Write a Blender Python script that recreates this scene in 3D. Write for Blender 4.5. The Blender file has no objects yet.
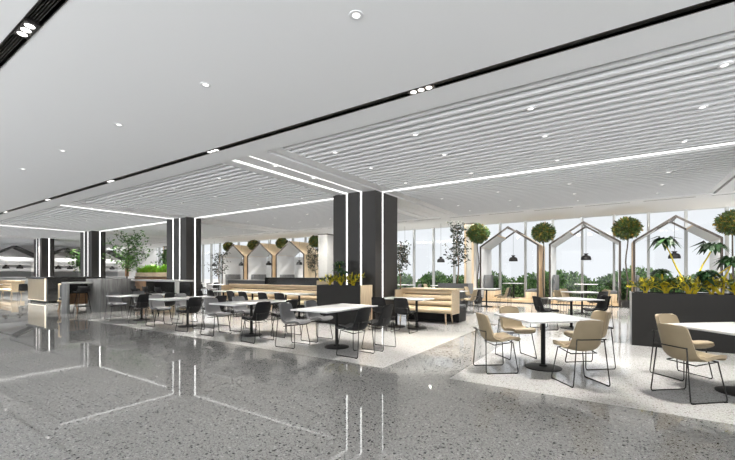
import bpy, bmesh, math, random
from mathutils import Vector, Matrix
PI = math.pi
rnd = random.Random(7)
SC = bpy.context.scene
COL = SC.collection

# ------------------------------------------------------------------ helpers
class MB:
    """collects shapes; build() links them as one mesh object"""
    def __init__(s): s.v = []; s.f = []
    def add(s, vs, fs):
        n = len(s.v); s.v += [tuple(p) for p in vs]; s.f += [tuple(i + n for i in f) for f in fs]; return s
    def box(s, x0, x1, y0, y1, z0, z1):
        return s.add([(x0,y0,z0),(x1,y0,z0),(x1,y1,z0),(x0,y1,z0),(x0,y0,z1),(x1,y0,z1),(x1,y1,z1),(x0,y1,z1)],
                     [(0,3,2,1),(4,5,6,7),(0,1,5,4),(1,2,6,5),(2,3,7,6),(3,0,4,7)])
    def rbox(s, x0, x1, y0, y1, z0, z1, b=0.01, seg=2):
        bm = bmesh.new()
        bmesh.ops.create_cube(bm, size=1)
        for v in bm.verts:
            v.co = Vector((x0 + (v.co.x+.5)*(x1-x0), y0 + (v.co.y+.5)*(y1-y0), z0 + (v.co.z+.5)*(z1-z0)))
        bmesh.ops.bevel(bm, geom=bm.edges[:], offset=b, segments=seg, affect='EDGES', profile=.5)
        bm.verts.index_update()
        s.add([v.co[:] for v in bm.verts], [[v.index for v in f.verts] for f in bm.faces]); bm.free(); return s
    def prism(s, poly, axis, a, b):
        """poly: 2-D outline; axis 'x' -> (y,z) outline run along x, 'y' -> (x,z), 'z' -> (x,y)"""
        n = len(poly)
        def P(p, t):
            return (t,p[0],p[1]) if axis == 'x' else (p[0],t,p[1]) if axis == 'y' else (p[0],p[1],t)
        vs = [P(p, a) for p in poly] + [P(p, b) for p in poly]
        fs = [tuple(range(n))[::-1], tuple(range(n, 2*n))]
        fs += [(i, (i+1) % n, n+(i+1) % n, n+i) for i in range(n)]
        return s.add(vs, fs)
    def lathe(s, prof, cx=0, cy=0, n=24):
        vs = []; fs = []
        for (r, z) in prof:
            for k in range(n):
                a = 2*PI*k/n; vs.append((cx + r*math.cos(a), cy + r*math.sin(a), z))
        m = len(prof)
        for i in range(m-1):
            for k in range(n):
                fs.append((i*n+k, i*n+(k+1) % n, (i+1)*n+(k+1) % n, (i+1)*n+k))
        fs.append(tuple(range(n))[::-1]); fs.append(tuple(range((m-1)*n, m*n)))
        return s.add(vs, fs)
    def tube(s, pts, r, n=8, r1=None):
        pts = [Vector(p) for p in pts]; m = len(pts); vs = []; fs = []
        nrm = None
        for i, p in enumerate(pts):
            t = (pts[min(i+1, m-1)] - pts[max(i-1, 0)]).normalized()
            if nrm is None:
                nrm = t.orthogonal().normalized()
            else:
                nrm = (nrm - t*nrm.dot(t))
                nrm = nrm.normalized() if nrm.length > 1e-6 else t.orthogonal().normalized()
            b = t.cross(nrm)
            rr = r if r1 is None else r + (r1-r)*i/(m-1)
            if 0 < i < m-1:
                a = (pts[i]-pts[i-1]).normalized(); c = (pts[i+1]-pts[i]).normalized()
                k = max(.5, math.sqrt(max(0, (1+a.dot(c))/2)))
            for k2 in range(n):
                an = 2*PI*k2/n
                vs.append(p + nrm*(rr*math.cos(an)) + b*(rr*math.sin(an)))
        for i in range(m-1):
            for k in range(n):
                fs.append((i*n+k, i*n+(k+1) % n, (i+1)*n+(k+1) % n, (i+1)*n+k))
        fs.append(tuple(range(n))[::-1]); fs.append(tuple(range((m-1)*n, m*n)))
        return s.add(vs, fs)
    def leaf(s, p, d, side, L, W, bend=.25):
        """a leaf of two folded halves"""
        d = d.normalized(); side = (side - d*side.dot(d))
        side = side.normalized() if side.length > 1e-5 else d.orthogonal().normalized()
        up = d.cross(side)
        m = p + d*(L*.5) + up*(L*bend*.3); t = p + d*L - up*(L*bend*.4)
        return s.add([p, m + side*W*.5 + up*W*.1, t, m - side*W*.5 + up*W*.1, m - up*W*.05], [(0,4,1),(1,4,2),(2,4,3),(3,4,0)])
    def mesh(s, name, mat=None, smooth=False):
        me = bpy.data.meshes.new(name); me.from_pydata(s.v, [], s.f)
        me.validate()
        bm = bmesh.new(); bm.from_mesh(me); bmesh.ops.recalc_face_normals(bm, faces=bm.faces); bm.to_mesh(me); bm.free()
        if smooth:
            me.shade_smooth()
            if smooth == 'auto':
                me.set_sharp_from_angle(angle=math.radians(40))
        if mat: me.materials.append(mat)
        return me
    def build(s, name, mat, parent=None, smooth=False):
        return ob(name, s.mesh(name, mat, smooth), parent)

def ob(name, me, parent=None):
    o = bpy.data.objects.new(name, me); COL.objects.link(o)
    if parent: o.parent = parent
    return o
def tag(o, label, cat, group=None):
    assert 4 <= len(label.split()) <= 16, label
    o['label'] = label; o['category'] = cat
    if group: o['group'] = group
    return o
def thing(name, label, cat, loc=(0,0,0), rz=0, group=None):
    o = bpy.data.objects.new(name, None); COL.objects.link(o)
    o.empty_display_size = .1
    o.location = loc; o.rotation_euler = (0, 0, rz)
    return tag(o, label, cat, group)
def struct(o, label=None, cat=None):
    o['kind'] = 'structure'
    if label: tag(o, label, cat)
    return o
def place(kit, name, label, cat, loc, rz=0, group=None):
    """a thing from a kit of (part name, mesh, [(sub-part name, mesh)])"""
    t = thing(name, label, cat, loc, rz, group)
    for it in kit:
        p = ob(it[0], it[1], t)
        if len(it) > 3: p['label'] = it[3]
        for (sn, sm) in (it[2] if len(it) > 2 else []):
            ob(sn, sm, p)
    return t
ORD = ['first','second','third','fourth','fifth','sixth','seventh','eighth','ninth','tenth','eleventh','twelfth','thirteenth',
       'fourteenth','fifteenth','sixteenth','seventeenth','eighteenth','nineteenth','twentieth']

# ------------------------------------------------------------------ materials
def nodes(name):
    m = bpy.data.materials.new(name); m.use_nodes = True
    nt = m.node_tree; b = nt.nodes['Principled BSDF']
    return m, nt, b
def mat(name, col, rough=.5, metal=0, spec=.5, var=0, vscale=8, bump=0, coat=0):
    m, nt, b = nodes(name)
    b.inputs['Base Color'].default_value = (*col, 1)
    b.inputs['Roughness'].default_value = rough
    b.inputs['Metallic'].default_value = metal
    b.inputs['Specular IOR Level'].default_value = spec
    b.inputs['Coat Weight'].default_value = coat
    if var or bump:
        tc = nt.nodes.new('ShaderNodeTexCoord'); no = nt.nodes.new('ShaderNodeTexNoise')
        no.inputs['Scale'].default_value = vscale; no.inputs['Detail'].default_value = 5
        nt.links.new(tc.outputs['Object'], no.inputs['Vector'])
        if var:
            r = nt.nodes.new('ShaderNodeValToRGB')
            r.color_ramp.elements[0].position = .3; r.color_ramp.elements[1].position = .7
            r.color_ramp.elements[0].color = (*[c*(1-var) for c in col], 1)
            r.color_ramp.elements[1].color = (*[min(1, c*(1+var)) for c in col], 1)
            nt.links.new(no.outputs['Fac'], r.inputs['Fac']); nt.links.new(r.outputs['Color'], b.inputs['Base Color'])
        if bump:
            bp = nt.nodes.new('ShaderNodeBump'); bp.inputs['Strength'].default_value = bump; bp.inputs['Distance'].default_value = .01
            nt.links.new(no.outputs['Fac'], bp.inputs['Height']); nt.links.new(bp.outputs['Normal'], b.inputs['Normal'])
    return m
def emis(name, col, k):
    m, nt, b = nodes(name)
    b.inputs['Base Color'].default_value = (.8,.8,.8,1)
    b.inputs['Emission Color'].default_value = (*col, 1); b.inputs['Emission Strength'].default_value = k
    return m
def wood(name, c0, c1, scale=(2, 30, 30), rough=.45):
    m, nt, b = nodes(name)
    tc = nt.nodes.new('ShaderNodeTexCoord'); mp = nt.nodes.new('ShaderNodeMapping'); no = nt.nodes.new('ShaderNodeTexNoise')
    mp.inputs['Scale'].default_value = scale
    no.inputs['Scale'].default_value = 1.2; no.inputs['Detail'].default_value = 6; no.inputs['Distortion'].default_value = .6
    r = nt.nodes.new('ShaderNodeValToRGB')
    r.color_ramp.elements[0].position = .35; r.color_ramp.elements[0].color = (*c0, 1)
    r.color_ramp.elements[1].position = .68; r.color_ramp.elements[1].color = (*c1, 1)
    nt.links.new(tc.outputs['Object'], mp.inputs['Vector']); nt.links.new(mp.outputs['Vector'], no.inputs['Vector'])
    nt.links.new(no.outputs['Fac'], r.inputs['Fac']); nt.links.new(r.outputs['Color'], b.inputs['Base Color'])
    b.inputs['Roughness'].default_value = rough
    return m
def terrazzo(name, base, dark, light, rough):
    """polished terrazzo: a ground with dark and pale chips"""
    m, nt, b = nodes(name)
    N, L = nt.nodes, nt.links
    tc = N.new('ShaderNodeTexCoord')
    def chips(scale, thr, size):
        vo = N.new('ShaderNodeTexVoronoi'); vo.inputs['Scale'].default_value = scale
        L.new(tc.outputs['Object'], vo.inputs['Vector'])
        sp = N.new('ShaderNodeSeparateColor'); L.new(vo.outputs['Color'], sp.inputs['Color'])
        a = N.new('ShaderNodeMath'); a.operation = 'LESS_THAN'; a.inputs[1].default_value = thr; L.new(sp.outputs['Red'], a.inputs[0])
        c = N.new('ShaderNodeMath'); c.operation = 'LESS_THAN'; c.inputs[1].default_value = size; L.new(vo.outputs['Distance'], c.inputs[0])
        d = N.new('ShaderNodeMath'); d.operation = 'MULTIPLY'; L.new(a.outputs[0], d.inputs[0]); L.new(c.outputs[0], d.inputs[1])
        return d.outputs[0]
    no = N.new('ShaderNodeTexNoise'); no.inputs['Scale'].default_value = 45; no.inputs['Detail'].default_value = 4
    L.new(tc.outputs['Object'], no.inputs['Vector'])
    r = N.new('ShaderNodeValToRGB')
    r.color_ramp.elements[0].position = .35; r.color_ramp.elements[0].color = (*[x*.86 for x in base], 1)
    r.color_ramp.elements[1].position = .65; r.color_ramp.elements[1].color = (*[x*1.12 for x in base], 1)
    L.new(no.outputs['Fac'], r.inputs['Fac'])
    cur = r.outputs['Color']
    for (sc, thr, size, col) in ((36, .17, .40, dark), (85, .30, .42, dark), (38, .05, .40, light), (90, .25, .40, light)):
        mx = N.new('ShaderNodeMix'); mx.data_type = 'RGBA'
        L.new(chips(sc, thr, size), mx.inputs['Factor']); L.new(cur, mx.inputs['A']); mx.inputs['B'].default_value = (*col, 1)
        cur = mx.outputs['Result']
    L.new(cur, b.inputs['Base Color'])
    b.inputs['Roughness'].default_value = rough
    b.inputs['IOR'].default_value = 1.6
    return m
def leafmat(name, cols, rough=.5):
    """leaves take one of several colours, leaf by leaf"""
    m, nt, b = nodes(name)
    g = nt.nodes.new('ShaderNodeNewGeometry'); r = nt.nodes.new('ShaderNodeValToRGB'); r.color_ramp.interpolation = 'CONSTANT'
    els = r.color_ramp.elements
    while len(els) < len(cols): els.new(.5)
    for i, c in enumerate(cols):
        els[i].position = i/len(cols); els[i].color = (*c, 1)
    nt.links.new(g.outputs['Random Per Island'], r.inputs['Fac']); nt.links.new(r.outputs['Color'], b.inputs['Base Color'])
    b.inputs['Roughness'].default_value = rough
    return m
def glassmat(name, tint, refl=1.0):
    m, nt, b = nodes(name); N, L = nt.nodes, nt.links
    N.remove(b)
    t = N.new('ShaderNodeBsdfTransparent'); t.inputs['Color'].default_value = (*tint, 1)
    g = N.new('ShaderNodeBsdfGlossy'); g.inputs['Roughness'].default_value = .02; g.inputs['Color'].default_value = (refl, refl, refl, 1)
    lw = N.new('ShaderNodeLayerWeight'); lw.inputs['Blend'].default_value = .5
    pw = N.new('ShaderNodeMath'); pw.operation = 'POWER'; pw.inputs[1].default_value = 5; L.new(lw.outputs['Facing'], pw.inputs[0])
    f = N.new('ShaderNodeMath'); f.operation = 'MULTIPLY_ADD'; f.inputs[1].default_value = .96; f.inputs[2].default_value = .04; L.new(pw.outputs[0], f.inputs[0])
    mx = N.new('ShaderNodeMixShader')
    L.new(f.outputs[0], mx.inputs[0]); L.new(t.outputs[0], mx.inputs[1]); L.new(g.outputs[0], mx.inputs[2])
    L.new(mx.outputs[0], N['Material Output'].inputs['Surface'])
    return m

M = dict(
    floor_grey = terrazzo('terrazzo_grey', (.285,.283,.275), (.035,.035,.035), (.42,.415,.40), .025),
    floor_pale = terrazzo('terrazzo_pale', (.52,.517,.507), (.30,.268,.26), (.62,.62,.61), .035),
    white_ceiling = mat('ceiling_paint', (.86,.86,.86), .9, spec=.2),
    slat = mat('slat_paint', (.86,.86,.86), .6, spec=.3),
    slat_side_shade = mat('slat_side_shaded', (.72,.72,.72), .7, spec=.2),  # white slats; the shade on their sides is put into this grey
    slat_back_shade = mat('slat_backing_shade', (.04,.04,.04), .9, spec=.1),  # backing blackened so its colour gives the shade between slats
    black_void = mat('slot_black', (.012,.012,.012), .5),
    slot_fin = mat('slot_fin_metal', (.10,.095,.09), .3, metal=.8),
    led = emis('led_white', (1,.985,.96), 3.2),
    cove = emis('cove_white', (1,.985,.96), 220),
    led_line = emis('led_line_white', (1,.985,.96), 1.7),
    lens = emis('lens_white', (1,.97,.93), 2.2),
    lit_panel = emis('led_warm', (1,.84,.58), 1.1),
    trim_white = mat('lamp_ring', (.75,.75,.75), .35),
    pillar = mat('pillar_cladding', (.034,.032,.031), .42, var=.10, vscale=1.3, spec=.3),
    pillar_seam = mat('pillar_seam', (.02,.02,.02), .4),
    planter = mat('planter_black', (.022,.021,.020), .5, spec=.25),
    soil = mat('soil', (.03,.022,.015), .95, bump=.6, vscale=40),
    pale_col = mat('column_stone', (.62,.60,.56), .5, var=.04),
    grey_col = mat('column_grey', (.34,.34,.33), .6, var=.04),
    wood = wood('oak', (.68,.52,.33), (.86,.72,.52)),
    wood_v = wood('oak_upright', (.62,.47,.30), (.80,.66,.47), (30, 30, 2)),
    wood_brown = wood('walnut', (.20,.105,.045), (.34,.19,.09), (30, 30, 2)),
    wood_floor = wood('oak_deck', (.58,.42,.25), (.72,.56,.36), (2, 18, 18)),
    gold = wood('champagne_panel', (.27,.215,.135), (.36,.295,.195), (40, 40, 1.0), .35),
    grey_wood = wood('grey_stone', (.13,.13,.13), (.23,.23,.225), (16, 16, 1.5), .5),
    grey_edge = mat('pale_edge', (.40,.40,.39), .4),
    frame_dark = mat('bronze_frame', (.045,.036,.03), .4, metal=.3),
    lining = mat('booth_lining', (.66,.67,.68), .55),
    black_metal = mat('black_steel', (.009,.009,.009), .5, spec=.22),
    chair_wire = mat('chair_wire', (.018,.017,.016), .4, metal=.2, spec=.3),
    white_top = mat('marble_top', (.74,.74,.73), .16, var=.03, vscale=3),
    beige = mat('beige_leather', (.345,.275,.175), .5, var=.06, vscale=5),
    beige_lit = mat('beige_lit_seat', (.68,.60,.47), .5),  # beige seat, with the light from above put into the colour
    grey_shell = mat('grey_fabric', (.145,.145,.148), .6, var=.08, vscale=25),
    grey_shaded = mat('grey_shaded_seat', (.035,.035,.037), .6, spec=.3),  # grey seat, with the table's shadow put into the colour
    black_shell = mat('black_leather', (.012,.012,.013), .55, spec=.25),
    black_pad = mat('black_pad', (.03,.03,.031), .6, spec=.25),
    grey_uph = mat('grey_upholstery', (.13,.135,.14), .75, var=.05),
    black_gloss = mat('black_gloss', (.012,.012,.012), .22),
    bronze = mat('bark', (.16,.105,.06), .8, bump=.5, vscale=30),
    dark_bark = mat('dark_bark', (.035,.028,.02), .8),
    yellow_stem = mat('yellow_stem', (.72,.56,.02), .5),
    topiary = leafmat('topiary_leaves', [(.035,.075,.010),(.014,.03,.006),(.26,.15,.015),(.025,.06,.010),(.11,.12,.015),(.010,.02,.005),(.02,.05,.008),(.05,.09,.012)]),
    ficus = leafmat('ficus_leaves', [(.035,.11,.02),(.07,.19,.03),(.02,.06,.012),(.12,.27,.05)]),
    olive = leafmat('olive_leaves', [(.018,.028,.018),(.03,.04,.026),(.010,.016,.010),(.05,.06,.045)], .85),
    lime = leafmat('lime_leaves', [(.26,.56,.03),(.18,.46,.02),(.36,.66,.05)]),
    palm = leafmat('palm_leaves', [(.010,.04,.008),(.018,.07,.012),(.006,.022,.006)], .45),
    yellow_leaf = leafmat('yellow_leaves', [(.66,.55,.02),(.45,.40,.02),(.30,.26,.02),(.10,.13,.02),(.05,.08,.015)]),
    bush = leafmat('bush_leaves', [(.08,.19,.04),(.13,.27,.06),(.04,.10,.025),(.20,.33,.10)], .7),
    bush_core = mat('bush_core', (.03,.06,.018), .9, bump=1, vscale=6),
    grass = mat('garden_paving', (.55,.54,.50), .95, var=.12, vscale=3),
    mullion = mat('mullion_metal', (.42,.43,.43), .45, metal=.2),
    glass = glassmat('window_glass', (.80,.815,.83)),
    panel_white = mat('stall_white', (.80,.80,.80), .5),
    shelf_grey = mat('stall_grey', (.45,.46,.47), .5),
    frost = mat('frosted_screen', (.74,.75,.76), .5),
)

# ------------------------------------------------------------------ camera
H, F, HOR = 1.38, 375.8, 273.5
cam = bpy.data.cameras.new('camera'); co = bpy.data.objects.new('camera', cam); COL.objects.link(co)
cam.sensor_width = 36; cam.lens = 36*F/735; cam.shift_y = (HOR-230)/735
cam.clip_start = .05; cam.clip_end = 300
co.location = (0, 0, H); co.rotation_euler = (PI/2, 0, math.radians(33.37))
SC.camera = co

# ------------------------------------------------------------------ the shell
ZC = 3.64          # plain ceiling
ZS = 3.66          # slat bottoms
XL, XR, YB, YW = -46.0, 11.0, -5.0, 20.6
PX = [2.99, -6.19, -15.25, -24.13, -31.6]   # pillar centres
# floor: one slab, two terrazzos
xs = [XL, -13.2, -2.83, -1.82, XR]; ys = [YB, 4.71, 10.4, YW]
fl = MB(); fl.box(XL, XR, YB, YW, -.12, -.002)
vs = [(x, y, 0) for y in ys for x in xs]
fs = []; pale = []
for j in range(3):
    for i in range(4):
        a = j*5+i; fs.append((a, a+1, a+6, a+5))
        pale.append(1 if (j == 2 and i >= 1) or (j == 1 and i in (1, 3)) else 0)
n0 = len(fl.f); fl.add(vs, fs)
fo = fl.build('floor', M['floor_grey']); fo.data.materials.append(M['floor_pale'])
up = [p for p in fo.data.polygons if p.normal.z > .9 and abs(p.center.z) < .001]
for p in fo.data.polygons:
    if abs(p.center.z) < .001:
        c = p.center
        ip = (c.y > 10.4 and c.x > -13.2) or (4.71 < c.y < 10.4 and (-13.2 < c.x < -2.83 or c.x > -1.82))
        p.material_index = 1 if ip else 0
struct(fo)

def cbox(name, x0, x1, y0, y1, z0, z1, m):
    return struct(MB().box(x0, x1, y0, y1, z0, z1).build(name, m))
S1, S2 = (1.105, 1.225), (4.16, 4.275)
YE = 4.79
cm = MB()
for (a, b) in ((YB, S1[0]), (S1[1], S2[0]), (S2[1], YE)): cm.box(XL, XR, a, b, ZC, ZC+.22)
struct(cm.build('ceiling', M['white_ceiling']))
tr = 1
for (a, b) in (S1, S2):                                   # two black slots with fins
    t = cbox('trim_%d' % tr, XL, XR, a, b, ZC+.12, ZC+.14, M['black_void']); tr += 1
    e = MB(); e.box(XL, XR, a-.006, a, ZC-.004, ZC+.12); e.box(XL, XR, b, b+.006, ZC-.004, ZC+.12)
    e.build('slot_edge', M['slot_fin'], t)
    f = MB()
    for k in range(1, 6):
        y = a + (b-a)*k/6; f.box(XL, XR, y-.0035, y+.0035, ZC+.02, ZC+.10)
    f.build('fin', M['slot_fin'], t)
# slatted bays
bw = 1.75
bands = [(c-.875, c+.875) for c in [3.05, -5.975, -15.1, -24.0, -31.6]]
bays = []
xr = XR
for (a, b) in bands:
    bays.append((b, xr)); xr = a
bays.append((XL, xr))
YS1 = 14.35
for k, (a, b) in enumerate(bays):
    s = MB(); y = YE + .13
    while y < YS1:
        if not (8.97 < y+.03 < 9.14): s.box(a, b, y, y+.072, ZS, ZS+.15)
        y += .205
    s2 = s.build('trim_%d' % tr, M['slat_side_shade']); struct(s2); tr += 1
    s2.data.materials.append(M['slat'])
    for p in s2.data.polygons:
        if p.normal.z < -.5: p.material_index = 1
cbox('ceiling', XL, XR, YE-.02, YS1+.02, ZS+.19, ZS+.23, M['slat_back_shade'])
for (a, b), pc in zip(bands, PX):                         # bands of long boards along the hall
    s = MB(); l1, l2 = pc-.73+.49-a, pc-.73+.98-a
    xsb = [a, a+.17, a+.20, a+l1-.03, a+l1+.03, a+l2-.03, a+l2+.03, a+1.42, a+1.45, b]
    for i in range(0, 10, 2):
        s.box(xsb[i]+.012, xsb[i+1]-.012, YE+.02, YS1, ZS-.005+.02*(i % 4 == 0), ZS+.08)
    struct(s.build('trim_%d' % tr, M['slat'])); tr += 1
# border, raised tray by the windows
cbox('ceiling', XL, XR, YS1, 14.62, ZS-.01, ZS+.3, M['white_ceiling'])
cbox('ceiling', XL, XR, 14.70, 15.0, ZS-.01, ZS+.42, M['white_ceiling'])
cbox('ceiling', XL, XR, 15.0, 15.3, ZS-.01, ZS+.05, M['white_ceiling'])
tag(MB().box(-40, XR, 15.06, 15.12, ZS+.05, ZS+.08).build('cove_light', M['cove']), 'long light strip hidden in the cove along the raised ceiling by the windows', 'ceiling light')
t = cbox('trim_%d' % tr, XL, XR, 14.62, 14.70, ZS-.006, ZS+.3, M['black_void']); tr += 1
d = MB(); x = XL
while x < XR:
    d.box(x, x+.35, 14.625, 14.695, ZS-.010, ZS+.05); x += 1.6
d.build('slot_blank', M['white_ceiling'], t)
cbox('ceiling', XL, XR, 15.0, YW+.3, 4.06, 4.30, M['white_ceiling'])
cbox('wall_left', XL-.2, XL, YB, 4.8, 0, 3.9, M['panel_white'])
cbox('wall_left', XL-.2, -40.0, 4.8, YW+.2, 0, 4.3, M['panel_white'])

# ------------------------------------------------------------------ pillars
def pillar(cx, n):
    w, y0, y1, zt = 1.46, 8.68, (9.92 if n < 2 else 9.34), ZS+.15
    lab = ['tall dark clad pillar at the far edge, with glowing white strips',
           'large dark clad pillar behind the planter of yellow plants, with white light strips',
           'dark clad pillar behind the grey stone counter, with white light strips',
           'dark clad pillar beside the leafy tree and black bar, with white light strips',
           'small dark pillar beyond the glowing bar, with white light strip'][n]
    t = struct(thing('pillar', lab, 'pillar', (cx, 0, 0)))
    x0, x1 = -w/2, w/2
    b = MB(); g = .04
    # cladding as panels with the strip channels left between them
    fx = [x0, x0+.46, x0+.52, x0+.95, x0+1.01, x1]
    for i in (0, 2, 4): b.box(fx[i], fx[i+1], y0, y0+.08, 0, zt)
    fy = [y0+.08, y0+.36, y0+.42, y1]
    for i in (0, 2):
        b.box(x1-.08, x1, fy[i], fy[i+1], 0, zt); b.box(x0, x0+.08, fy[i], fy[i+1], 0, zt)
    b.box(x0+.08, x1-.08, y0+.045, y1-.0, 0, zt)
    b.box(x0+.045, x1-.045, y0+.08, y1-.01, 0, zt)
    b.build('cladding', M['pillar'], t)
    for (a, c) in ((fx[1], fx[2]), (fx[3], fx[4])):
        MB().box(a+.010, c-.010, y0+.004, y0+.044, 0, zt).build('light_strip', M['led'], t)
    for xx in ((x1-.044, x1-.004), (x0+.004, x0+.044)):
        MB().box(xx[0], xx[1], fy[1]+.010, fy[2]-.010, 0, zt).build('light_strip', M['led'], t)
    s = MB(); s.box(x0+1.22, x0+1.226, y0-.001, y0+.01, 0, zt); s.build('seam', M['pillar_seam'], t)
for i, c in enumerate(PX):
    pillar(c, i)
for k, x in enumerate([-5.84, -14.95, None, -32.8]):
    if x is None: continue
    lab = ['slim pale stone column with wood edges, beside the olive tree by the windows',
           'slim pale stone column behind the big pillar and the wooden gabled booths',
           'slim column hidden by gabled wooden booths near the windows',
           'slim dark column near windows behind the leafy trees'][k]
    t = struct(thing('pillar', lab, 'pillar', (x, 0, 0)))
    wd = .22 if k == 0 else .34
    MB().box(-wd, wd, 17.7, 18.1 if k == 0 else 18.4, 0, 3.74).build('shaft', M['pale_col'] if k == 0 else M['grey_col'] if k < 3 else M['pillar'], t)
    MB().box(-wd-.03, wd+.03, 17.67, 18.13 if k == 0 else 18.43, 3.74, 3.80).build('cap', M['frame_dark'], t)
    if k == 1: continue
    e = MB()
    for xx in (-wd-.01, wd-.09): e.box(xx, xx+.10, 17.68, 17.72, 0, 3.74)
    e.build('edge_strip', M['wood_v'], t)

# ------------------------------------------------------------------ windows and the garden
pitch = 1.267; nwin = 0
x = -.04 - pitch*32
while x + pitch < XR:
    nwin += 1
    g = MB().add([(x+.05,YW,.06),(x+pitch-.05,YW,.06),(x+pitch-.05,YW,4.06),(x+.05,YW,4.06)],[(0,1,2,3)]).build('window_%d' % nwin, M['glass']); struct(g)
    f = MB().box(x-.05, x+.05, YW-.09, YW+.09, 0, 4.06); f.box(x+.05, x+pitch-.05, YW-.05, YW+.05, 0, .06)
    f.build('window_frame', M['mullion'], g)
    x += pitch
struct(MB().box(-90, 50, YW+.3, 90, -.35, -.15).build('ground', M['grass']))

def blob(r, h, seed, n_leaf, L):
    """a clipped garden bush: a lumpy core under leaves"""
    R = random.Random(seed); bm = bmesh.new(); bmesh.ops.create_icosphere(bm, subdivisions=3, radius=1)
    ph = [(R.uniform(0, 6), R.uniform(2, 5)) for _ in range(6)]
    core = MB(); leaf = MB()
    for v in bm.verts:
        c = v.co; k = 1 + .10*math.sin(ph[0][1]*c.x+ph[0][0]) + .10*math.sin(ph[1][1]*c.y+ph[1][0]) + .09*math.sin(ph[2][1]*c.z*1.3+ph[2][0])
        v.co = Vector((c.x*r*k, c.y*r*k, h*.5 + c.z*h*.5*k))
        if v.co.z < 0: v.co.z = 0
    bm.verts.index_update(); bm.normal_update()
    core.add([(v.co.x*.93, v.co.y*.93, v.co.z*.95) for v in bm.verts], [[v.index for v in f.verts] for f in bm.faces])
    fl = list(bm.faces)
    for _ in range(n_leaf):
        f = R.choice(fl); p = f.calc_center_median() + Vector((R.uniform(-1,1), R.uniform(-1,1), R.uniform(-1,1)))*r*.10
        d = (f.normal + Vector((R.uniform(-1,1), R.uniform(-1,1), R.uniform(-.4,1)))*.8)
        leaf.leaf(p, d, Vector((R.uniform(-1,1), R.uniform(-1,1), R.uniform(-1,1))), L*R.uniform(.7,1.3), L*.6)
    bm.free()
    return [('core', core.mesh('core', M['bush_core'], True)), ('foliage', leaf.mesh('foliage', M['bush']))]
bushes = [blob(1.0, 1.0, s, 1300, .16) for s in (1, 2, 3)]
bx = [(-22.5,27,1.5,1.3),(-19.4,28,1.5,1.2),(-16.5,26,1.3,1.35),(-13.9,25.5,1.3,1.3),(-11.2,26,1.2,1.45),(-8.9,25,1.1,1.25),(-6.8,25.5,1.1,1.35),(-4.9,24.5,1.1,1.1),(-3.2,25.5,1.2,1.25),(-1.5,24.2,1.1,1.1),(.2,25.6,1.2,1.35),(1.8,24,1.0,1.15),(3.6,25.2,1.2,1.3),(5.6,25,1.3,1.5),(-3.6,30,1.9,1.5),(1.2,31,1.9,1.6),(-29,28,1.5,1.3),(-26,27,1.4,1.2)]
for i, (x, y, r, h) in enumerate(sorted(bx)):
    lab = 'dense green garden bush outside the windows, %s counted from the food stall side' % ORD[i]
    b = place(bushes[i % 3], 'garden_bush', lab, 'bush', (x, y, -.15), rnd.uniform(0, 6), 'bushes outside the windows')
    b.scale = (r, r, h)

# ------------------------------------------------------------------ ceiling lamps
def disc_lamp():
    ring = MB().lathe([(.034,0),(.036,-.006),(.062,-.006),(.066,.002),(.066,.02),(.034,.02)], n=20)
    ln = MB().lathe([(.0,-.001),(.033,-.001),(.033,.015),(.0,.015)], n=16)
    return [('trim_ring', ring.mesh('trim_ring', M['trim_white'], 'auto')), ('lens', ln.mesh('lens', M['lens']))]
DL = disc_lamp()
SPOT_W = 600
def spot_data(w, ang=37, blend=.55, r=.02):
    l = bpy.data.lights.new('spot', 'SPOT'); l.energy = w; l.spot_size = math.radians(ang); l.spot_blend = blend
    l.shadow_soft_size = r; l.color = (1, .96, .90); return l
sd = spot_data(SPOT_W); sd_wide = spot_data(SPOT_W*.85, 80, .7); sd_far = spot_data(SPOT_W*1.1, 70, .7); sd_dim = spot_data(90, 80, .8); sd_tray = spot_data(800, 155, .8)
def lamp(data, loc):
    o = bpy.data.objects.new('lamp', data); COL.objects.link(o); o.location = loc; return o
bayname = ['over the beige chairs', 'above the front-row dining tables', 'above the grey counters', 'above the black bar']
for k in range(4):
    for j, dx in enumerate((-4.4, -2.73, -.97, 1.0)):
        for i, y in enumerate((5.57, 6.82, 8.42, 10.78, 12.2, 13.4)):
            x = dx - 9.0*k + (.08 if k else 0)
            lab = 'small round downlight %s, %s lengthwise row, %s from the hall edge' % (bayname[k], ORD[j], ORD[i])
            if k < 3 or i < 4:
                place(DL, 'downlight', lab, 'downlight', (x, y, ZS-.004), 0, 'downlights in the slatted ceiling')
                lamp((sd_wide if i == 2 else sd) if k < 2 else sd_far, (x, y, ZS-.012))
for k, x in enumerate((-6.0, -15.02, -24.0)):
    for i, y in enumerate((5.57, 6.78)):
        lab = 'small round downlight in the board band by %s, %s from hall edge' % (['the planter pillar', 'the counter pillar', 'the bar pillar'][k], ORD[i])
        place(DL, 'downlight', lab, 'downlight', (x-.0, y, ZS-.008), 0, 'downlights in the ceiling bands'); lamp(sd, (x, y, ZS-.016))
for i in range(10):
    x = 2.51 - 2.2*i
    if i >= 2:
        place(DL, 'downlight', 'round downlight in the plain white ceiling, %s away from the camera' % ORD[i-2], 'downlight', (x, 2.69, ZC), 0, 'downlights in the plain white ceiling')
    lamp(sd_dim, (x, 2.69, ZC-.010))
for i, x in enumerate((2.2, -1.0, -4.2, -7.4, -10.6, -13.8, -17.0, -20.2, -23.4, -26.6)):
    place(DL, 'downlight', 'tiny downlight in the partly added row by the windows, %s from the picture edge' % ORD[i], 'downlight', (x, 16.7, 4.06), 0, 'downlights by the windows')
    lamp(sd_tray, (x, 16.7, 4.05))  # a few of these are real, the rest added to brighten the back
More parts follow.
